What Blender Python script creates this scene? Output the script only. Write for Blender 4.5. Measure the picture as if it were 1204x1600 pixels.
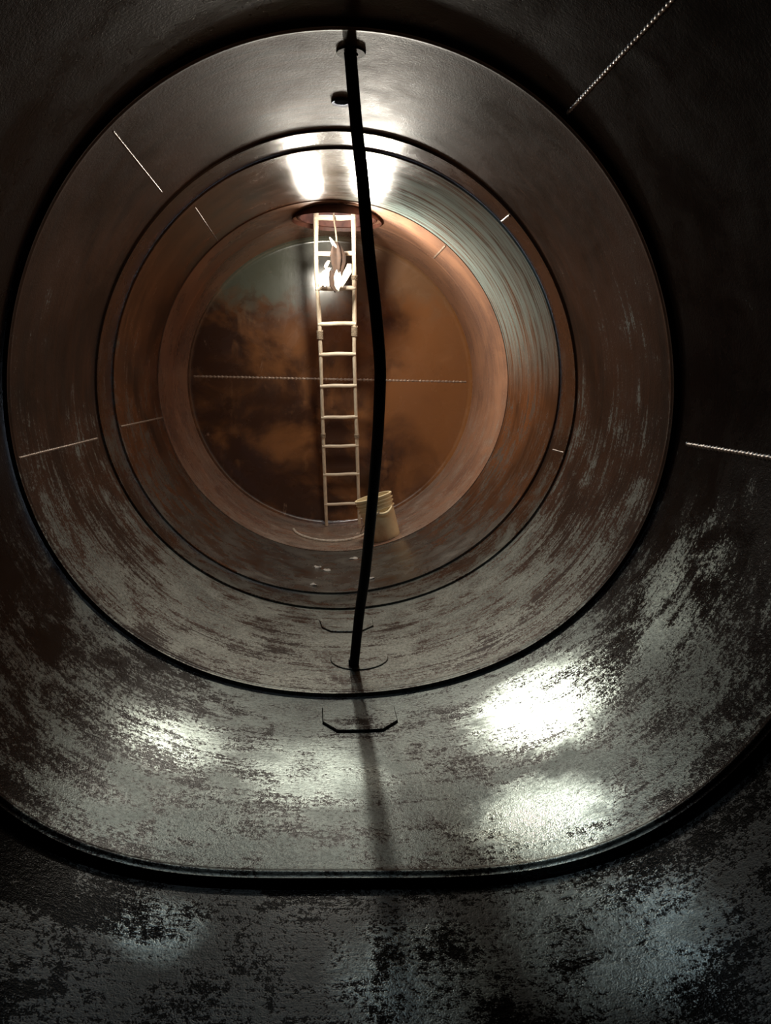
import bpy, bmesh, math, random
from mathutils import Vector, Matrix

random.seed(7)
sc = bpy.context.scene
for o in list(bpy.data.objects):
    bpy.data.objects.remove(o)
COL = sc.collection

R = 1.35          # tank radius
ZC = 1.35         # height of the tank axis above its lowest line
# ------------------------------------------------------------------ camera
cam_d = bpy.data.cameras.new('camera')
cam_d.sensor_fit = 'HORIZONTAL'
cam_d.sensor_width = 36.0
cam_d.lens = 36.0 * 1200.0 / 1204.0
cam_d.clip_start = 0.02
cam = bpy.data.objects.new('camera', cam_d)
COL.objects.link(cam)
_p, _y, _r = -0.163, 0.093, 0.026
_fw = Vector((math.sin(_y) * math.cos(_p), math.cos(_y) * math.cos(_p), math.sin(_p)))
_ri0 = Vector((math.cos(_y), -math.sin(_y), 0))
_up0 = _ri0.cross(_fw)
_ri = _ri0 * math.cos(_r) + _up0 * math.sin(_r)
_up = _up0 * math.cos(_r) - _ri0 * math.sin(_r)
_m = Matrix((_ri, _up, -_fw)).transposed().to_4x4()
_m.translation = Vector((-0.152, 0.0, 0.004 + ZC))
cam.matrix_world = _m
sc.camera = cam

# ------------------------------------------------------------------ world, lights, exposure
w = bpy.data.worlds.new('sky')
sc.world = w
w.use_nodes = True
w.node_tree.nodes['Background'].inputs[0].default_value = (0.72, 0.82, 1.0, 1)
w.node_tree.nodes['Background'].inputs[1].default_value = 1.0


def light(name, kind, loc, energy, color, size=0.1, target=None, spot=None):
    d = bpy.data.lights.new(name, kind)
    d.energy = energy
    d.color = color
    if kind == 'AREA':
        d.shape = 'DISK'
        d.size = size
    else:
        d.shadow_soft_size = size
    if spot:
        d.spot_size = spot
        d.spot_blend = 0.6
    o = bpy.data.objects.new(name, d)
    COL.objects.link(o)
    o.location = (loc[0], loc[1], loc[2] + ZC)
    if target:
        v = Vector((target[0], target[1], target[2])) - Vector(loc)
        o.rotation_euler = v.to_track_quat('-Z', 'Y').to_euler()
    return o


# added unseen lights at the ladder head, standing in for the sunlit ladder
light('ladder_fill', 'AREA', (-0.08, 6.06, 1.02), 21.0, (1.0, 0.91, 0.78), 0.12, (-0.08 + 0.62, 6.06 + 0.66, 1.02 - 0.42))
light('ladder_fill_beam', 'AREA', (0.18, 6.38, 1.10), 23.0, (1.0, 0.93, 0.80), 0.12, (0.18 + 0.50, 6.38 - 0.8, 1.10 - 0.40))
light('ladder_fill_beam', 'AREA', (-0.15, 6.40, 1.13), 6.0, (1.0, 0.93, 0.80), 0.10, (-0.15 + 0.50, 6.40 - 0.8, 1.13 - 0.30))
# daylight falling through the open manhole neck
light('manhole_daylight', 'AREA', (0.0, 6.5, 1.72), 3.5, (0.86, 0.94, 1.0), 0.5, (0.0, 6.5, 0))
# daylight through the small open socket in the crown
light('socket_daylight', 'AREA', (-0.045, 4.0, 1.353), 6.0, (0.75, 0.9, 1.0), 0.06, (-0.045, 4.0, 0))

sc.view_settings.view_transform = 'Standard'
sc.view_settings.look = 'None'
sc.view_settings.exposure = 0.0
sc.view_settings.gamma = 1.0
sc.view_settings.use_curve_mapping = False
sc.cycles.use_denoising = True
sc.cycles.max_bounces = 5
sc.cycles.diffuse_bounces = 3
sc.cycles.glossy_bounces = 4
sc.cycles.use_adaptive_sampling = True
sc.cycles.adaptive_threshold = 0.03
sc.cycles.sample_clamp_indirect = 6.0
sc.cycles.blur_glossy = 0.5


# ------------------------------------------------------------------ node helper
class NB:
    def __init__(self, name):
        self.m = bpy.data.materials.new(name)
        self.m.use_nodes = True
        self.t = self.m.node_tree
        self.t.nodes.clear()
        self.out = self.t.nodes.new('ShaderNodeOutputMaterial')
        self.bsdf = self.t.nodes.new('ShaderNodeBsdfPrincipled')
        self.t.links.new(self.bsdf.outputs[0], self.out.inputs[0])

    def put(self, sock, v):
        if isinstance(v, bpy.types.NodeSocket):
            self.t.links.new(v, sock)
        elif isinstance(v, (tuple, list)) and len(v) == 3 and sock.type == 'RGBA':
            sock.default_value = (*v, 1)
        else:
            sock.default_value = v

    def set(self, **kw):
        for k, v in kw.items():
            self.put(self.bsdf.inputs[k.replace('_', ' ')], v)

    def obj(self):
        return self.t.nodes.new('ShaderNodeTexCoord').outputs['Object']

    def mapping(self, vec, scale=(1, 1, 1), loc=(0, 0, 0), rot=(0, 0, 0)):
        n = self.t.nodes.new('ShaderNodeMapping')
        self.put(n.inputs['Vector'], vec)
        n.inputs['Scale'].default_value = scale
        n.inputs['Location'].default_value = loc
        n.inputs['Rotation'].default_value = rot
        return n.outputs[0]

    def noise(self, vec, scale, detail=4, rough=0.55, dist=0.0):
        n = self.t.nodes.new('ShaderNodeTexNoise')
        self.put(n.inputs['Vector'], vec)
        n.inputs['Scale'].default_value = scale
        n.inputs['Detail'].default_value = detail
        n.inputs['Roughness'].default_value = rough
        n.inputs['Distortion'].default_value = dist
        return n.outputs['Fac']

    def math(self, op, a, b=0.0, c=0.0, clamp=False):
        n = self.t.nodes.new('ShaderNodeMath')
        n.operation = op
        n.use_clamp = clamp
        self.put(n.inputs[0], a)
        self.put(n.inputs[1], b)
        self.put(n.inputs[2], c)
        return n.outputs[0]

    def step(self, v, lo, hi, a=0.0, b=1.0):
        n = self.t.nodes.new('ShaderNodeMapRange')
        n.interpolation_type = 'SMOOTHSTEP'
        self.put(n.inputs[0], v)
        n.inputs[1].default_value = lo
        n.inputs[2].default_value = hi
        n.inputs[3].default_value = a
        n.inputs[4].default_value = b
        return n.outputs[0]

    def mix(self, fac, a, b):
        n = self.t.nodes.new('ShaderNodeMix')
        n.data_type = 'RGBA'
        self.put(n.inputs[0], fac)
        self.put(n.inputs[6], a)
        self.put(n.inputs[7], b)
        return n.outputs[2]

    def fmix(self, fac, a, b):
        n = self.t.nodes.new('ShaderNodeMix')
        n.data_type = 'FLOAT'
        self.put(n.inputs[0], fac)
        self.put(n.inputs[2], a)
        self.put(n.inputs[3], b)
        return n.outputs[0]

    def dot(self, vec, d):
        n = self.t.nodes.new('ShaderNodeVectorMath')
        n.operation = 'DOT_PRODUCT'
        self.put(n.inputs[0], vec)
        n.inputs[1].default_value = d
        return n.outputs['Value']

    def bump(self, h, strength, dist, normal=None):
        n = self.t.nodes.new('ShaderNodeBump')
        self.put(n.inputs['Height'], h)
        n.inputs['Strength'].default_value = strength
        n.inputs['Distance'].default_value = dist
        if normal is not None:
            self.put(n.inputs['Normal'], normal)
        return n.outputs[0]


def wall_mat(name, dark, rust, rust_amt, film, film_bias, seed, sheen_patch=None, rough=0.30, bump=0.5, wet=(), metal=0.75, spec=0.3, sk=1.3, glint_gain=3.0):
    b = NB(name)
    p = b.mapping(b.obj(), loc=(0, 0, -ZC))
    q = b.mapping(p, loc=(seed * 3.1, seed * 7.7, seed * 1.3))
    blot = b.noise(q, 1.7, 4, 0.6, 0.4)
    mid = b.noise(q, 6.0, 6, 0.66, 0.6)
    streak = b.noise(b.mapping(q, scale=(1.4, 26, 1.4)), 1.0, 4, 0.6)        # runs round the shell
    fine_streak = b.noise(b.mapping(q, scale=(5, 110, 5)), 1.0, 2, 0.6)
    grain = b.noise(q, 230.0, 1, 0.6)
    pit = b.noise(q, 75.0, 2, 0.6)
    # rust and dark scale
    rm = b.math('MULTIPLY', b.step(b.math('ADD', blot, b.math('MULTIPLY', streak, 0.5)), 0.52, 0.95), rust_amt)
    colr = b.mix(rm, dark, rust)
    # settled pale oily film, thickest along the bottom
    down = b.dot(p, (0, 0, -1.0 / R))
    s = film_bias
    for src, k in ((mid, 1.9), (streak, sk), (fine_streak, sk * 0.5), (pit, 1.2), (grain, 0.9), (blot, 1.3)):
        s = b.math('ADD', s, b.math('MULTIPLY', b.math('SUBTRACT', src, 0.5), k))
    s = b.math('ADD', s, b.math('MULTIPLY', down, 0.75))
    # standing wet oil, its highlights painted brighter into the film colour
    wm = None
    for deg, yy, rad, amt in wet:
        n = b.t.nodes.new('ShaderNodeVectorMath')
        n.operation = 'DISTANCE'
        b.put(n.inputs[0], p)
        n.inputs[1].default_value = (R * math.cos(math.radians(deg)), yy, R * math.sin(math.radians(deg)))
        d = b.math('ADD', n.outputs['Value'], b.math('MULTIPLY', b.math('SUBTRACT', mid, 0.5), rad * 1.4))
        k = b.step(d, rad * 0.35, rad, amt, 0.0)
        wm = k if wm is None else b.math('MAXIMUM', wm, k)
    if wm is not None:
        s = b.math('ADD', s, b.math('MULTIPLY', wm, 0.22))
    fm = b.step(s, 0.24, 0.50)
    tex = b.math('ADD', b.math('MULTIPLY', grain, 0.5), b.math('ADD', b.math('MULTIPLY', pit, 0.5), b.math('MULTIPLY', mid, 0.7)))
    tex = b.step(tex, 0.62, 1.10, 0.35, 1.75)
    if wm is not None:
        film = b.mix(wm, film, tuple(min(0.85, c * glint_gain) for c in film))
    n = b.t.nodes.new('ShaderNodeVectorMath')
    n.operation = 'SCALE'
    b.put(n.inputs[0], film)
    b.put(n.inputs['Scale'], tex)
    colr = b.mix(fm, colr, n.outputs[0])
    ro = b.fmix(fm, rough, rough + 0.06)
    if wm is not None:
        ro = b.math('SUBTRACT', ro, b.math('MULTIPLY', wm, 0.10))
    if sheen_patch:
        ang, wdt, pcol, amt = sheen_patch
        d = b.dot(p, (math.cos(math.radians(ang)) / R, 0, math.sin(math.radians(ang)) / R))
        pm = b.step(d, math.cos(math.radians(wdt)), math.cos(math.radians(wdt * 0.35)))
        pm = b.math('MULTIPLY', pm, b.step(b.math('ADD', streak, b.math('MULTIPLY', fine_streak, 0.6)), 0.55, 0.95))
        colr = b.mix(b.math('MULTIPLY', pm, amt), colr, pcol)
    ro = b.math('ADD', ro, b.math('MULTIPLY', b.math('SUBTRACT', b.math('ADD', b.math('MULTIPLY', mid, 0.6), b.math('MULTIPLY', blot, 0.8)), 0.7), 0.45), 0, True)
    h = b.math('ADD', b.math('MULTIPLY', grain, 0.45), b.math('MULTIPLY', pit, 0.6))
    h = b.math('ADD', h, b.math('MULTIPLY', fine_streak, 0.25))
    n = b.bump(h, bump, 0.0025)
    b.set(Base_Color=colr, Roughness=ro, Normal=n, Metallic=b.math('MULTIPLY', fm, metal))
    b.put(b.bsdf.inputs['Specular IOR Level'], b.fmix(fm, spec, 0.5))
    return b.m


def plain_mat(name, col, rough=0.5, var=0.25, scale=30.0, bump=0.2, col2=None, metallic=0.0, stretch=(1, 1, 1)):
    b = NB(name)
    p = b.mapping(b.obj(), scale=stretch)
    nz = b.noise(p, scale, 5, 0.6)
    c2 = col2 or tuple(c * (1 - var) for c in col)
    b.set(Base_Color=b.mix(b.step(nz, 0.35, 0.7), col, c2), Roughness=rough, Metallic=metallic,
          Normal=b.bump(b.noise(p, scale * 4, 3, 0.6), bump, 0.003))
    return b.m


FILM = (0.125, 0.130, 0.115)
WET_GLINTS = ((-58, 2.70, 0.39, 1.0), (-67, 2.04, 0.27, 1.0), (-69, 1.72, 0.22, 0.8), (-118, 2.55, 0.28, 0.45), (-96, 2.45, 0.35, 0.35), (-30, 2.65, 0.45, 0.35), (-86, 1.50, 0.26, 0.7), (-112, 1.64, 0.15, 0.8), (-66, 1.56, 0.32, 1.0))
M_near = wall_mat('shell_near_plate', (0.002, 0.0014, 0.0012), (0.006, 0.003, 0.002), 0.5, (0.0085, 0.0105, 0.0105), -0.36, 1, wet=WET_GLINTS, spec=0.02, sk=0.6, glint_gain=13.0)
M_a = wall_mat('shell_front_plate', (0.005, 0.003, 0.0025), (0.016, 0.006, 0.004), 0.7, (0.078, 0.092, 0.087), -0.23, 2, wet=WET_GLINTS, spec=0.08, sk=0.9, glint_gain=8.5)
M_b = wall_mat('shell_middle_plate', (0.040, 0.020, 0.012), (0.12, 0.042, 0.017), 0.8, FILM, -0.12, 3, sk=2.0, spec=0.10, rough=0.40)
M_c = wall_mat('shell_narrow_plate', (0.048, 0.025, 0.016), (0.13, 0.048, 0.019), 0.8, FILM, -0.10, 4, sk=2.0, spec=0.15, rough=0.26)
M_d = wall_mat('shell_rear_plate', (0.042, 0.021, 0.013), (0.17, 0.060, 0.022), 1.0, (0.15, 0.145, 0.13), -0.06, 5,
               (48, 52, (0.25, 0.33, 0.31), 0.9), rough=0.22, spec=0.5, sk=2.0)  # teal band painted in for daylight glancing off this ring
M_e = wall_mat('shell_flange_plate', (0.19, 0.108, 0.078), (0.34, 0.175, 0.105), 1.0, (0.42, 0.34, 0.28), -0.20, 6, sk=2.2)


def end_mat():
    b = NB('end_plate_rust')
    p = b.mapping(b.obj(), loc=(0, 0, -ZC))
    blot = b.noise(p, 1.5, 6, 0.6, 0.5)
    mid = b.noise(p, 5.0, 6, 0.6, 0.4)
    drip = b.noise(b.mapping(p, scale=(7, 1, 1.2)), 1.0, 5, 0.6)
    scr = b.noise(b.mapping(p, scale=(60, 1, 6), rot=(0, math.radians(38), 0)), 1.0, 4, 0.6)
    blot_shade = b.math('ADD', blot, b.math('MULTIPLY', b.dot(p, (0.085, 0, 0.05)), 1.0))  # dark rust blots, biased left and low to paint in the shade
    c = b.mix(b.step(blot_shade, 0.36, 0.62), (0.055, 0.024, 0.013), (0.25, 0.105, 0.038))
    c = b.mix(b.step(b.math('ADD', b.math('MULTIPLY', mid, 0.6), b.math('MULTIPLY', drip, 0.5)), 0.60, 0.82), c, (0.31, 0.14, 0.055))
    hgt = b.dot(p, (0, 0, 1))
    hgt = b.math('ADD', hgt, b.math('MULTIPLY', b.math('SUBTRACT', mid, 0.5), 0.8))
    g = b.math('MULTIPLY', b.step(hgt, 0.62, 0.95), b.step(blot, 0.28, 0.5))
    g = b.math('MULTIPLY', g, b.step(b.dot(p, (1, 0, 0)), -0.2, 0.5, 1.0, 0.25))
    c = b.mix(g, c, (0.12, 0.135, 0.10))
    pale = b.step(b.noise(b.mapping(p, scale=(2.2, 1, 1)), 3.1, 6, 0.65, 1.2), 0.66, 0.72)
    c = b.mix(b.math('MULTIPLY', pale, 0.5), c, (0.42, 0.27, 0.19))
    b.set(Base_Color=c, Roughness=b.fmix(b.step(mid, 0.3, 0.7), 0.20, 0.32),
          Normal=b.bump(b.math('ADD', b.math('MULTIPLY', mid, 0.5), b.math('MULTIPLY', scr, 0.5)), 0.2, 0.004))
    b.bsdf.inputs['Coat Weight'].default_value = 0.6
    b.bsdf.inputs['Coat Roughness'].default_value = 0.12
    return b.m


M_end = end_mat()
M_weld = plain_mat('ground_weld_steel', (0.42, 0.38, 0.35), 0.28, 0.5, 60, 0.3, metallic=0.9)
M_weld_rust = plain_mat('rusty_weld', (0.45, 0.33, 0.25), 0.35, 0.5, 60, 0.3, metallic=0.4)
M_lit_edge = plain_mat('pale_lit_edge', (0.75, 0.66, 0.55), 0.35, 0.4, 60, 0.3)
M_rubber = plain_mat('black_rubber', (0.008, 0.008, 0.008), 0.55, 0.4, 40, 0.15)
M_socket = plain_mat('socket_dark_steel', (0.03, 0.022, 0.018), 0.5, 0.5, 40, 0.3)
M_neck = plain_mat('manhole_red_primer', (0.15, 0.058, 0.038), 0.5, 0.5, 14, 0.3, col2=(0.07, 0.028, 0.02))
M_wood = plain_mat('bare_pale_wood', (0.80, 0.70, 0.54), 0.55, 0.3, 18, 0.5, col2=(0.60, 0.48, 0.34), stretch=(3, 3, 0.5))
M_rung = plain_mat('rung_pale_wood', (0.82, 0.72, 0.56), 0.5, 0.3, 18, 0.4, col2=(0.66, 0.54, 0.40), stretch=(0.5, 3, 3))
M_rope = plain_mat('hemp_rope', (0.42, 0.33, 0.23), 0.8, 0.5, 120, 0.6)
M_rag = plain_mat('brown_rag_cloth', (0.026, 0.011, 0.004), 0.9, 0.5, 30, 0.5)
M_rag_pale = plain_mat('pale_rag_cloth', (0.70, 0.62, 0.50), 0.85, 0.2, 30, 0.5)
M_flake = plain_mat('paint_flake_pale', (0.55, 0.50, 0.44), 0.6, 0.3, 60, 0.4)


def bucket_mat():
    b = NB('stained_cream_plastic')
    p = b.obj()
    nz = b.noise(p, 9, 5, 0.6)
    z = b.dot(p, (0, 0, 1))
    st = b.step(b.math('ADD', b.math('MULTIPLY', nz, 0.30), b.math('MULTIPLY', b.dot(p, (0.55, 0.3, 0)), 1.0)), -0.02, 0.22, 1, 0)
    low = b.step(b.math('ADD', z, b.math('MULTIPLY', nz, 0.15)), 0.12, 0.40, 1, 0)
    c = b.mix(b.math('MULTIPLY', b.math('MULTIPLY', st, low), 0.9), (0.95, 0.80, 0.50), (0.55, 0.24, 0.09))
    b.set(Base_Color=c, Roughness=0.45)
    b.bsdf.inputs['Subsurface Weight'].default_value = 0.0
    return b.m


M_bucket = bucket_mat()


# ------------------------------------------------------------------ mesh helpers
def mesh_obj(name, verts, faces, mat, parent=None, smooth=True):
    me = bpy.data.meshes.new(name)
    me.from_pydata([tuple(v) for v in verts], [], faces)
    bm = bmesh.new()
    bm.from_mesh(me)
    bmesh.ops.recalc_face_normals(bm, faces=bm.faces)
    bm.to_mesh(me)
    bm.free()
    me.materials.append(mat)
    if smooth:
        me.polygons.foreach_set('use_smooth', [True] * len(me.polygons))
        me.set_sharp_from_angle(angle=math.radians(40))
    o = bpy.data.objects.new(name, me)
    COL.objects.link(o)
    if parent:
        o.parent = parent
    return o


def tag(o, label=None, cat=None, group=None, kind=None):
    if label:
        o['label'] = label
    if cat:
        o['category'] = cat
    if group:
        o['group'] = group
    if kind:
        o['kind'] = kind
    return o


def empty(name, loc):
    o = bpy.data.objects.new(name, None)
    o.empty_display_size = 0.1
    COL.objects.link(o)
    o.location = loc
    return o


def catmull(pts, n):
    pts = [Vector(p) for p in pts]
    out = []
    for i in range(len(pts) - 1):
        p0 = pts[i - 1] if i else pts[0] * 2 - pts[1]
        p1, p2 = pts[i], pts[i + 1]
        p3 = pts[i + 2] if i + 2 < len(pts) else pts[-1] * 2 - pts[-2]
        for k in range(n):
            t = k / n
            out.append(0.5 * ((2 * p1) + (p2 - p0) * t + (2 * p0 - 5 * p1 + 4 * p2 - p3) * t * t + (3 * p1 - p0 - 3 * p2 + p3) * t ** 3))
    out.append(pts[-1])
    return out


def tube(path, rad, sides=10, caps=True, sx=1.0):
    """verts, faces of a tube; rad is a number or f(i, u)"""
    V, F = [], []
    n = len(path)
    ref = None
    for i, p in enumerate(path):
        t = (path[min(i + 1, n - 1)] - path[max(i - 1, 0)]).normalized()
        if ref is None:
            ref = Vector((0, 1, 0)) if abs(t.y) < 0.8 else Vector((1, 0, 0))
        a = (ref - t * ref.dot(t)).normalized()
        ref = a
        bq = t.cross(a)
        r = rad(i, i / max(1, n - 1)) if callable(rad) else rad
        for k in range(sides):
            g = 2 * math.pi * k / sides
            V.append(p + a * (r * math.cos(g)) + bq * (r * sx * math.sin(g)))
    for i in range(n - 1):
        for k in range(sides):
            k2 = (k + 1) % sides
            F.append((i * sides + k, i * sides + k2, (i + 1) * sides + k2, (i + 1) * sides + k))
    if caps:
        F.append(tuple(range(sides))[::-1])
        F.append(tuple((n - 1) * sides + k for k in range(sides)))
    return V, F


def lathe(profile, seg=48, closed=False):
    V, F = [], []
    m = len(profile)
    for k in range(seg):
        g = 2 * math.pi * k / seg
        for r, z in profile:
            V.append(Vector((r * math.cos(g), r * math.sin(g), z)))
    for k in range(seg):
        k2 = (k + 1) % seg
        for j in range(m if closed else m - 1):
            j2 = (j + 1) % m
            F.append((k * m + j, k2 * m + j, k2 * m + j2, k * m + j2))
    if not closed:
        F.append(tuple(k * m for k in range(seg))[::-1])
        F.append(tuple(k * m + m - 1 for k in range(seg)))
    return V, F


# ------------------------------------------------------------------ the shell: lapped rings
Y_F, Y_A, Y_B, Y_C, Y_D, Y_E = 1.824, 3.164, 4.460, 4.789, 6.073, 7.461
COEF = {
    'F': [-0.0059, 0.0345, 0.0089, 0.0077, -0.0054, 0.0174, -0.0061, -0.0131, -0.0137, 0.0209, 0.039],
    'A': [-0.0007, -0.0038, -0.0139, 0.0122, 0.0014, 0.0032, -0.0243, -0.0079, -0.0008],
    'B': [0.0024, -0.0012, 0.0036, 0.0131, 0.0021, 0.0012, -0.0164],
    'C': [0.0003, 0.0012, 0.0149, 0.0125, 0.0121, 0.0046, -0.0095],
    'D': [-0.0003, 0.0035, 0.0153, 0.0064, 0.0004, 0.0020, -0.0047],
    'E': [0.0],
}


def rfit(k, th):
    """the rolled plates are a little out of round"""
    c = COEF[k]
    r = c[0]
    for n in range(1, (len(c) + 1) // 2):
        r += c[2 * n - 1] * math.cos(n * th) + c[2 * n] * math.sin(n * th)
    if k == 'F':
        s = (0.35 - math.sin(th)) / 0.5
        r *= max(0.0, min(1.0, s))
    return R + r


RINGS = {  # name: (near key, near Y, far key, far Y, step at its far end)
    'near': ('F', -2.6, 'F', Y_F, 0.022),
    'a': ('F', Y_F, 'A', Y_A, 0.020),
    'b': ('A', Y_A, 'B', Y_B, 0.012),
    'c': ('B', Y_B, 'C', Y_C, 0.013),
    'd': ('C', Y_C, 'D', Y_D, 0.006),
    'e': ('D', Y_D, 'E', Y_E, 0.0),
}


def ring_r(ring, th, y):
    k0, y0, k1, y1, h = RINGS[ring]
    t = (y - y0) / (y1 - y0)
    if ring == 'near':
        return rfit('F', th) + h
    r = rfit(k0, th) * (1 - t) + (rfit(k1, th) + h) * t
    if ring in 'ab':
        r -= (0.007 if ring == 'a' else 0.004) * math.exp(-((y - y0 - 0.022) / 0.010) ** 2)      # dressed edge
    if ring == 'e':
        r -= 0.004 * math.exp(-((y - 6.72) / 0.018) ** 2)      # flange weld
    return r


def on_ring(ring, th, y, lift=0.0):
    r = ring_r(ring, th, y) - lift
    return Vector((r * math.cos(th), y, ZC + r * math.sin(th)))


def make_ring(name, ring, mat, thick, label, ny=16, nt=240):
    k0, y0, k1, y1, h = RINGS[ring]
    ys = [y0 + (y1 - y0) * i / ny for i in range(ny + 1)]
    if ring == 'e':
        ys = sorted(ys + [6.72 + d for d in (-.03, -.02, -.01, 0, .01, .02, .03)])
    if ring in 'ab':
        ys = sorted(ys + [y0 + d for d in (.004, .008, .012, .017, .022, .027, .032, .037, .045)])
    y_ext = y1 + (0.05 if h else 0.03)
    ys.append(y_ext)
    cols = []
    V = []
    for k in range(nt):
        th = 2 * math.pi * k / nt
        idx = []
        for y in ys:
            idx.append(len(V))
            V.append(on_ring(ring, th, y))
        for y in reversed(ys):
            idx.append(len(V))
            V.append(on_ring(ring, th, y, -thick))
        cols.append(idx)
    F = []
    for k in range(nt):
        a, b = cols[k], cols[(k + 1) % nt]
        for j in range(len(a)):
            j2 = (j + 1) % len(a)
            F.append((a[j], b[j], b[j2], a[j2]))
    o = mesh_obj(name, V, F, mat)
    return tag(o, label, None, None, 'structure')


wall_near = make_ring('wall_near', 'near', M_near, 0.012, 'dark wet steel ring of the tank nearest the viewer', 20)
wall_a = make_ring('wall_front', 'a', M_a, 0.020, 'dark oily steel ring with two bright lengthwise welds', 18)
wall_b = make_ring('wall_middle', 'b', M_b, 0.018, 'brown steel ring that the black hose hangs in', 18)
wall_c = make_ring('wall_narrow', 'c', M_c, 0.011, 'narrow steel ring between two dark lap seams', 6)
wall_d = make_ring('wall_rear', 'd', M_d, 0.012, 'rust orange steel ring with blue grey sheen painted on, before the manhole', 18)
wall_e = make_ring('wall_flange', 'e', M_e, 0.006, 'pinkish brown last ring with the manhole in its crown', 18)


def cut(obj, loc, rad, h=0.5):
    """bore a real round opening through a ring"""
    V, F = lathe([(rad, -h / 2), (rad, h / 2)], 64)
    c = mesh_obj('bore_tool', V, F, M_socket)
    c.location = (loc[0], loc[1], loc[2] + ZC)
    md = obj.modifiers.new('bore', 'BOOLEAN')
    md.operation = 'DIFFERENCE'
    md.solver = 'EXACT'
    md.object = c
    dg = bpy.context.evaluated_depsgraph_get()
    dg.update()
    me = bpy.data.meshes.new_from_object(obj.evaluated_get(dg))
    obj.modifiers.clear()
    obj.data = me
    me.set_sharp_from_angle(angle=math.radians(40))
    bpy.data.objects.remove(c)


MH = (0.0, 6.50)
cut(wall_e, (MH[0], MH[1], R), 0.315)
cut(wall_b, (-0.045, 4.0, R), 0.042)
cut(wall_b, (-0.025, 3.40, R), 0.045)

# end plate: shallow dished head with a rolled knuckle
V, F = [], []
prof = []
for i in range(9):
    a = math.pi / 2 * i / 8
    prof.append((R + 0.004 - 0.05 + 0.05 * math.cos(a), Y_E - 0.05 + 0.05 * math.sin(a)))
for i in range(1, 22):
    r = (R - 0.046) * (1 - i / 22)
    prof.append((r, Y_E + 0.035 * (1 - (r / R) ** 2)))
nt = 160
for k in range(nt):
    g = 2 * math.pi * k / nt
    for r, y in prof:
        V.append((r * math.cos(g), y, ZC + r * math.sin(g)))
m_ = len(prof)
for k in range(nt):
    k2 = (k + 1) % nt
    for j in range(m_ - 1):
        F.append((k * m_ + j, k2 * m_ + j, k2 * m_ + j + 1, k * m_ + j + 1))
F.append(tuple(k * m_ + m_ - 1 for k in range(nt)))
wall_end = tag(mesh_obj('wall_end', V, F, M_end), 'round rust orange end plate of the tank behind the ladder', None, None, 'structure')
sol = wall_end.modifiers.new('thick', 'SOLIDIFY')
sol.thickness = 0.01
sol.offset = 0

# plate that closes the tank behind the viewer
V, F = lathe([(1.36, -2.60), (1.36, -2.58)], 64)
V = [Vector((v.x, v.z, v.y + ZC)) for v in V]
tag(mesh_obj('wall_back', V, F, M_near), 'dark end plate closing the tank behind the viewer', None, None, 'structure')


# ------------------------------------------------------------------ welds
def bead(ring, parent, deg, y0, y1, width, mat, lumps=True, wob=0.0):
    th0 = math.radians(deg)
    n = max(12, int((y1 - y0) / 0.006))
    V, F = [], []
    prof = [(-1, -0.15), (-0.7, 0.55), (0, 1.0), (0.7, 0.55), (1, -0.15)]
    rnd = random.Random(int(deg * 10))
    for i in range(n + 1):
        y = y0 + (y1 - y0) * i / n
        s = 1.0 + (0.30 * math.sin(i * 1.55) + 0.25 * (rnd.random() - 0.5) if lumps else 0)
        off = wob * math.sin(y * 9) + (rnd.random() - 0.5) * width * 0.15
        for a, h in prof:
            th = th0 + (a * width * s + off) / R
            V.append(on_ring(ring, th, y, h * width * 0.55 * s))
    m = len(prof)
    for i in range(n):
        for j in range(m - 1):
            F.append((i * m + j, i * m + j + 1, (i + 1) * m + j + 1, (i + 1) * m + j))
    return mesh_obj('weld_bead', V, F, mat, parent)


bead('a', wall_a, -8.4, 1.90, 3.05, 0.009, M_weld)
bead('a', wall_a, 52.8, 1.90, 3.15, 0.007, M_weld)
bead('b', wall_b, 134.9, 3.25, 4.26, 0.0045, M_weld)
bead('b', wall_b, -166.5, 3.20, 4.36, 0.006, M_weld_rust)
bead('c', wall_c, 46.3, 4.50, 4.76, 0.009, M_weld)
bead('c', wall_c, -15.4, 4.48, 4.70, 0.006, M_weld)
bead('d', wall_d, 130.8, 4.88, 6.03, 0.0045, M_weld)
bead('d', wall_d, -168.0, 4.83, 6.08, 0.006, M_weld_rust)
bead('e', wall_e, 52.5, 6.10, 6.68, 0.008, M_weld_rust)
# seam across the end plate
V, F = [], []
rnd = random.Random(3)
n = 300
for i in range(n + 1):
    x = -1.30 + 2.60 * i / n
    y = Y_E + 0.035 * (1 - (x / R) ** 2) - 0.005
    s = 1 + 0.35 * math.sin(i * 1.5) + 0.5 * (rnd.random() - 0.5)
    zz = ZC + 0.052 + 0.006 * x
    for a, h in ((-1, 0), (-0.6, 0.6), (0, 1), (0.6, 0.6), (1, 0)):
        V.append((x, y - 0.006 * h * s, zz + 0.010 * a * s))
for i in range(n):
    for j in range(4):
        F.append((i * 5 + j, i * 5 + j + 1, i * 5 + 6 + j, i * 5 + 5 + j))
mesh_obj('weld_bead', V, F, M_weld_rust, wall_end)


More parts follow.
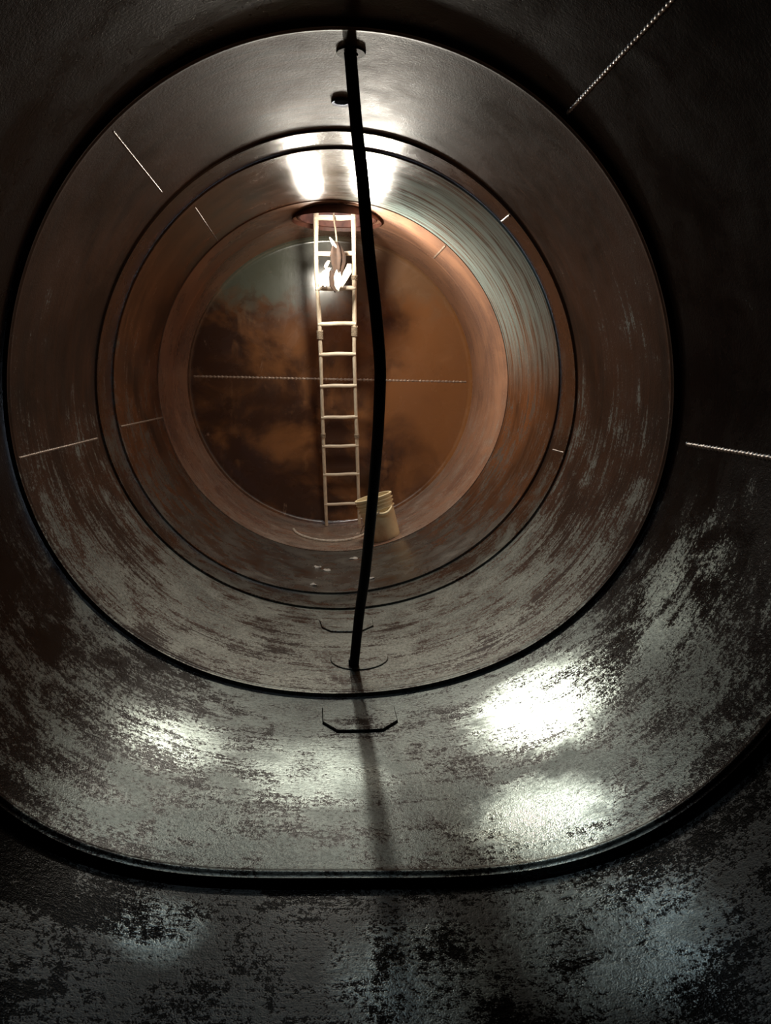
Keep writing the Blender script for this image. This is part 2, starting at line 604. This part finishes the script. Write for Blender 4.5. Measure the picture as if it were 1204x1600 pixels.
# ------------------------------------------------------------------ plates welded to the bottom, sockets in the crown
def floor_plate(name, ring, parent, outline, thick, mat, label=None, inset=0.003):
    """outline: (x, y) corners, laid on the curved bottom"""
    cxm = sum(p[0] for p in outline) / len(outline)
    cym = sum(p[1] for p in outline) / len(outline)
    pts = []
    for i, p in enumerate(outline):
        q = outline[(i + 1) % len(outline)]
        for k in range(6):
            t = k / 6
            pts.append((p[0] + (q[0] - p[0]) * t, p[1] + (q[1] - p[1]) * t))
    layers = [(1.0, -0.004), (1.0, thick * 0.75), (None, thick)]
    V, F = [], []
    for sc_, lift in layers:
        for x, y in pts:
            d = math.hypot(x - cxm, y - cym)
            s = 1 - inset / d if sc_ is None else 1.0
            xx, yy = cxm + (x - cxm) * s, cym + (y - cym) * s
            th = -math.pi / 2 + xx / R
            V.append(on_ring(ring, th, yy, lift))
    m = len(pts)
    rings_in = 5
    for r_ in range(1, rings_in):
        s = 1 - r_ / rings_in
        for x, y in pts:
            d = math.hypot(x - cxm, y - cym)
            s2 = (1 - inset / d) * s
            V.append(on_ring(ring, -math.pi / 2 + (cxm + (x - cxm) * s2) / R, cym + (y - cym) * s2, thick))
    V.append(on_ring(ring, -math.pi / 2 + cxm / R, cym, thick))
    nl = 3 + rings_in - 1
    for l in range(nl - 1):
        for k in range(m):
            k2 = (k + 1) % m
            F.append((l * m + k, l * m + k2, (l + 1) * m + k2, (l + 1) * m + k))
    for k in range(m):
        F.append(((nl - 1) * m + k, (nl - 1) * m + (k + 1) % m, len(V) - 1))
    o = mesh_obj(name, V, F, mat, parent, smooth=False)
    if label:
        o['label'] = label
    return o


floor_plate('striker_plate', 'a', wall_a, [(-0.115, 3.02), (-0.115, 2.87), (-0.058, 2.785), (0.125, 2.785), (0.19, 2.86), (0.19, 3.01), (0.15, 3.075), (-0.07, 3.085)],
            0.010, M_a, 'clipped-corner steel plate welded to the bottom near the front seam')
floor_plate('striker_plate', 'b', wall_b, [(-0.122, 4.22), (-0.108, 4.09), (-0.06, 4.022), (0.107, 4.011), (0.183, 4.09), (0.187, 4.24), (0.149, 4.35), (-0.069, 4.37)],
            0.009, M_b, 'clipped-corner steel plate welded to the bottom beyond the hose end')
circ = lambda cx, cy, rx, ry, n=24: [(cx + rx * math.cos(2 * math.pi * k / n), cy + ry * math.sin(2 * math.pi * k / n)) for k in range(n)]
floor_plate('striker_plate', 'b', wall_b, circ(0.075, 3.58, 0.145, 0.145), 0.006, M_b, 'round steel plate welded to the bottom under the hose end')
disc = floor_plate('striker_plate', 'e', wall_e, circ(-0.01, 6.80, 0.335, 0.33, 36), 0.016, M_e, 'round steel plate welded to the bottom under the ladder foot')

arc = [on_ring('e', -math.pi / 2 + (-0.01 + 0.337 * math.cos(math.radians(g))) / R, 6.80 + 0.332 * math.sin(math.radians(g)), 0.010) for g in range(178, 366, 4)]
V, F = tube(arc, lambda i, u: 0.011 * (1 + 0.15 * math.sin(i * 2.3)), 8)
mesh_obj('lit_edge_strip', V, F, M_lit_edge, disc)  # pale strip added along the near rim, painting in its lit edge


def collar(name, parent, loc, prof, mat, seg=56):
    V, F = lathe(prof, seg, closed=True)
    V = [Vector((v.x + loc[0], v.y + loc[1], v.z + loc[2] + ZC)) for v in V]
    return mesh_obj(name, V, F, mat, parent)


# open manhole neck with its inner rim
neck = collar('manhole_neck', wall_e, (MH[0], MH[1], R), [(0.30, -0.035), (0.315, -0.040), (0.330, -0.030), (0.332, 0.36), (0.30, 0.36)], M_neck)
collar('rim_weld', neck, (MH[0], MH[1], R), [(0.330, -0.030), (0.352, -0.026), (0.360, -0.060), (0.345, -0.010), (0.330, 0.0)][:3] + [(0.340, 0.0)], M_neck)
# sockets in the crown of the middle ring
s1 = collar('pipe_socket', wall_b, (-0.045, 4.0, R), [(0.036, 0.002), (0.047, -0.004), (0.050, 0.002), (0.046, 0.12), (0.036, 0.12)], M_socket, 32)
s1['label'] = 'small dark open pipe socket in the crown'
s2 = collar('pipe_socket', wall_b, (-0.025, 3.40, R), [(0.030, -0.014), (0.058, -0.014), (0.061, -0.006), (0.060, 0.004), (0.050, 0.12), (0.030, 0.12)], M_socket, 32)
s2['label'] = 'dark pipe socket that the hose comes down through'


# ------------------------------------------------------------------ hose
hp = [(-0.030, 3.40, 1.45), (-0.028, 3.40, 1.35), (-0.024, 3.37, 1.279), (-0.001, 3.3, 1.023), (0.024, 3.25, 0.817), (0.048, 3.18, 0.551), (0.082, 3.15, 0.292), (0.102, 3.15, 0.112),
      (0.106, 3.15, -0.003), (0.102, 3.2, -0.281), (0.079, 3.33, -0.778), (0.059, 3.44, -1.05), (0.041, 3.50, -1.335)]
path = [Vector((x, y, z + ZC)) for x, y, z in catmull(hp, 10)]
hose = empty('suction_hose', (0.041, 3.50, 0.015))
V, F = tube(path, lambda i, u: 0.0262 - 0.003 * u, 20)
V = [v - hose.location for v in V]
mesh_obj('hose_body', V, F, M_rubber, hose)
V, F = tube([path[-1] - hose.location + Vector((-0.0005, -0.002, 0.05)), path[-1] - hose.location + Vector((0, 0, 0.001))], 0.0245, 20)
mesh_obj('end_cuff', V, F, M_rubber, hose)
tag(hose, 'black rubber hose hanging slack from the crown down to the tank bottom', 'hose')


# ------------------------------------------------------------------ ladder
Lp = [(-0.170, 6.500, 1.40), (-0.168, 6.519, 1.335), (-0.161, 6.633, 0.944), (-0.132, 6.751, 0.541), (-0.115, 6.844, 0.223), (-0.084, 7.042, -0.456), (-0.038, 7.288, -1.335)]
Rp = [(0.131, 6.498, 1.40), (0.133, 6.515, 1.347), (0.152, 6.630, 0.956), (0.168, 6.748, 0.551), (0.178, 6.841, 0.232), (0.222, 7.040, -0.45), (0.278, 7.284, -1.315)]
RUNGS = [1.329, 1.063, 0.797, 0.515, 0.263, -0.009, -0.289, -0.555, -0.824, -1.116]
lad = empty('wooden_ladder', (0.12, 7.285, 0.02))
LO = lad.location


def rail(pts, seed):
    pth = [Vector((x, y, z + ZC)) - LO for x, y, z in catmull(pts, 10)]
    rr = random.Random(seed)
    ph = [rr.random() * 6 for _ in range(3)]
    V, F = tube(pth, lambda i, u: (0.0215 - 0.006 * u) * (1 + 0.05 * math.sin(u * 40 + ph[0]) + 0.06 * math.sin(u * 17 + ph[1])), 10)
    return mesh_obj('rail', V, F, M_wood, lad)


rail(Lp, 1)
rail(Rp, 2)


def on_path(pts, z):
    pth = catmull(pts, 20)
    for a, b in zip(pth, pth[1:]):
        if a.z >= z >= b.z:
            t = (a.z - z) / (a.z - b.z)
            return a.lerp(b, t)
    return pth[-1]


for i, z in enumerate(RUNGS):
    a = on_path(Lp, z - 0.006)
    b = on_path(Rp, z + 0.008)
    d = (b - a).normalized()
    a = a - d * 0.012
    b = b + d * 0.012
    a += Vector((0, -0.006, 0))
    b += Vector((0, -0.006, 0))
    rad = 0.021 - 0.007 * i / 9
    pth = [a.lerp(b, k / 6) + Vector((0, 0, ZC)) - LO + Vector((0, 0, 0.002 * math.sin(k * 1.3 + i))) for k in range(7)]
    V, F = tube(pth, lambda i_, u, rad=rad: rad * (0.92 + 0.08 * math.sin(u * 3.14)), 10)
    mesh_obj('rung', V, F, M_rung, lad)


def lashing(pts, z, turns=6, rad=0.024, pitch=0.012):
    c = on_path(pts, z)
    c2 = on_path(pts, z - 0.1)
    ax = (c2 - c).normalized()
    pth = []
    for k in range(turns * 12 + 1):
        g = 2 * math.pi * k / 12
        pth.append(c + ax * (pitch * k / 12) + Vector((rad * math.cos(g), rad * math.sin(g), 0)) + Vector((0, 0, ZC)) - LO)
    V, F = tube(pth, 0.0055, 6)
    return mesh_obj('rope_lashing', V, F, M_rope, lad)


lashing(Lp, 0.455, 6)
lashing(Rp, 0.50, 7)
lashing(Rp, 0.905, 3, 0.023)
lashing(Lp, -0.44, 3, 0.019)
lashing(Rp, -0.44, 3, 0.019)
tag(lad, 'pale wooden ladder with rope-lashed rails leaning up into the manhole', 'ladder')

# ------------------------------------------------------------------ rope and rag hanging before the ladder
pth = [Vector((x, 6.45 + 0.004 * math.sin(z * 9), z + ZC)) for x, z in [(-0.034, 1.66), (-0.030, 1.45), (-0.024, 1.30), (-0.010, 1.22), (-0.002, 1.15), (0.0, 1.10)]]
pth = catmull(pth, 6)
V, F = tube(pth, lambda i, u: 0.0065 * (1 + 0.12 * math.sin(i * 2.1)), 8)
rope = tag(mesh_obj('hanging_rope', V, F, M_rope), 'thin pale rope hanging from the manhole between the ladder rails', 'rope')

rag = empty('hanging_rag', (0.01, 6.45, 0.80 + ZC))
RO = rag.location


def cloth(name, spine, mat, folds=5, depth=0.35, sides=28, seed=0):
    """a gathered length of cloth: spine of (x, y, z, half width, half depth)"""
    rr = random.Random(seed)
    ph = rr.random() * 6
    sp = []
    for i in range(len(spine) - 1):
        for k in range(6):
            t = k / 6
            sp.append([spine[i][j] * (1 - t) + spine[i + 1][j] * t for j in range(5)])
    sp.append(list(spine[-1]))
    V, F = [], []
    for i, (x, y, z, wx, wy) in enumerate(sp):
        for k in range(sides):
            g = 2 * math.pi * k / sides
            s = 1 + depth * math.sin(folds * g + ph + i * 0.05) * min(1, i / 6)
            V.append(Vector((x + wx * s * math.cos(g), y + wy * s * math.sin(g), z + ZC + 0.008 * math.sin(folds * g + ph) * (i == len(sp) - 1))) - RO)
    for i in range(len(sp) - 1):
        for k in range(sides):
            k2 = (k + 1) % sides
            F.append((i * sides + k, i * sides + k2, (i + 1) * sides + k2, (i + 1) * sides + k))
    F.append(tuple(range(sides))[::-1])
    F.append(tuple((len(sp) - 1) * sides + k for k in range(sides)))
    return mesh_obj(name, V, F, mat, rag)


body = cloth('cloth_body', [(-0.005, 6.45, 1.13, 0.022, 0.02), (0.0, 6.45, 1.09, 0.035, 0.03), (0.006, 6.45, 1.03, 0.052, 0.035), (0.010, 6.45, 0.98, 0.050, 0.035),
                            (0.012, 6.45, 0.92, 0.036, 0.03), (0.012, 6.45, 0.875, 0.024, 0.02)], M_rag, 5, 0.34, 40, 1)
cloth('knot', [(-0.055, 6.445, 1.165, 0.007, 0.007), (-0.035, 6.44, 1.135, 0.016, 0.014), (-0.010, 6.435, 1.095, 0.020, 0.014), (0.0, 6.44, 1.08, 0.008, 0.008)], M_rag_pale, 3, 0.15, 16, 2)
cloth('cloth_tail', [(0.012, 6.44, 0.915, 0.016, 0.012), (0.012, 6.425, 0.86, 0.026, 0.015), (0.012, 6.43, 0.79, 0.020, 0.012), (0.015, 6.44, 0.755, 0.008, 0.008)], M_rag_pale, 4, 0.2, 20, 3)
cloth('cloth_tail', [(0.105, 6.44, 0.965, 0.016, 0.012), (0.092, 6.43, 0.90, 0.028, 0.015), (0.065, 6.43, 0.84, 0.022, 0.014), (0.045, 6.44, 0.785, 0.008, 0.008)], M_rag_pale, 4, 0.2, 20, 4)
cloth('cloth_tail', [(-0.030, 6.45, 0.91, 0.022, 0.016), (-0.033, 6.45, 0.85, 0.024, 0.016), (-0.030, 6.45, 0.79, 0.022, 0.015), (-0.005, 6.45, 0.745, 0.010, 0.010)], M_rag, 4, 0.2, 20, 5)
cloth('cloth_tail', [(-0.055, 6.45, 0.93, 0.018, 0.014), (-0.085, 6.44, 0.895, 0.030, 0.015), (-0.092, 6.44, 0.82, 0.030, 0.015), (-0.090, 6.44, 0.785, 0.024, 0.012)], M_rag_pale, 4, 0.2, 20, 6)
cloth('cloth_tail', [(-0.062, 6.45, 0.985, 0.012, 0.010), (-0.078, 6.44, 0.955, 0.016, 0.012), (-0.090, 6.44, 0.925, 0.012, 0.010)], M_rag_pale, 3, 0.15, 16, 7)
tag(rag, 'brown rag with pale tails knotted on a rope before the ladder', 'rag')

# ------------------------------------------------------------------ bucket
bx, by = 0.440, 6.30
bz = -math.sqrt((R + 0.008) ** 2 - bx ** 2)
buck = empty('plastic_bucket', (bx, by, bz + ZC + 0.020))
buck.rotation_euler = (math.radians(-6), math.radians(-16.5), math.radians(12))
H = 0.375
prof = [(0.0, 0.002), (0.118, 0.0), (0.127, 0.004), (0.131, 0.02), (0.141, 0.24), (0.142, 0.262)]
prof += [(0.153, 0.264), (0.154, 0.272), (0.143, 0.275), (0.143, 0.300), (0.155, 0.302), (0.156, 0.309), (0.144, 0.312), (0.144, 0.328), (0.157, 0.330), (0.158, 0.338), (0.145, 0.341),
         (0.145, 0.358), (0.158, 0.360), (0.159, 0.372), (0.148, 0.376), (0.141, 0.374), (0.140, 0.30), (0.127, 0.012), (0.0, 0.010)]
V, F = lathe(prof[1:-1], 48)
mesh_obj('bucket_body', V, F, M_bucket, buck)
for s in (-1, 1):
    ang = math.radians(-82) if s < 0 else math.radians(98)
    V, F = [], []
    # drooping moulded lug below the rim ribs
    path_l = [Vector((0.150 * math.cos(g), 0.150 * math.sin(g), 0.268 - 0.040 * math.cos(g * 2.6))) * 1.0 for g in [math.radians(d) for d in range(-32, 33, 4)]]
    path_l = [Vector((v.x * 1.05, v.y * 1.05, v.z)) for v in path_l]
    V, F = tube(path_l, lambda i, u: 0.006 + 0.007 * math.sin(u * math.pi), 10, True, 1.0)
    V = [Matrix.Rotation(ang, 3, 'Z') @ v for v in V]
    mesh_obj('handle_lug', V, F, M_bucket, buck)
hpth = []
for k in range(25):
    g = math.pi * k / 24
    hpth.append(Vector((-math.sin(g) * 0.185, -0.165 * math.cos(g), 0.262 - 0.16 * math.sin(g))))
V, F = tube([Matrix.Rotation(math.radians(-8), 3, 'Z') @ v for v in hpth], 0.004, 8)
mesh_obj('bail_handle', V, F, M_flake, buck)
tag(buck, 'cream plastic bucket with stained lower side standing beside the ladder foot', 'bucket')

# ------------------------------------------------------------------ paint flakes on the bottom
FL = [(0.153, 5.768, 0.030, 'd', 'largest pale flake lying behind the hose, nearest the ladder'),
      (-0.062, 5.409, 0.026, 'd', 'pale flake left of the hose, right one of a close pair'),
      (-0.131, 5.484, 0.022, 'd', 'pale flake left of the hose, left one of a close pair'),
      (0.237, 5.067, 0.026, 'd', 'pale flake just right of the hose near the narrow ring'),
      (-0.157, 4.959, 0.022, 'd', 'small pale flake left of the hose near the narrow ring')]
for i, (x, y, s, rg, lab) in enumerate(FL):
    rr = random.Random(i + 20)
    th = -math.pi / 2 + x / R
    c = on_ring(rg, th, y, 0.0)
    V, F = [], []
    n = 9
    for l, (sc_, lift) in enumerate(((1.0, 0.0), (1.05, 0.004), (0.6, 0.010))):
        rr2 = random.Random(i + 50)
        for k in range(n):
            g = 2 * math.pi * k / n
            q = s * (0.65 + 0.5 * rr2.random()) * sc_
            V.append(on_ring(rg, th + q * 1.2 * math.cos(g) / R, y + q * math.sin(g), lift + 0.004 * math.sin(g * 2 + i) * (l > 0)) - c)
    for l in range(2):
        for k in range(n):
            F.append((l * n + k, l * n + (k + 1) % n, (l + 1) * n + (k + 1) % n, (l + 1) * n + k))
    F.append(tuple(range(n))[::-1])
    F.append(tuple(2 * n + k for k in range(n)))
    o = mesh_obj('paint_flake', V, F, M_flake)
    o.location = c
    tag(o, lab, 'paint flake', 'paint flakes on the tank bottom')
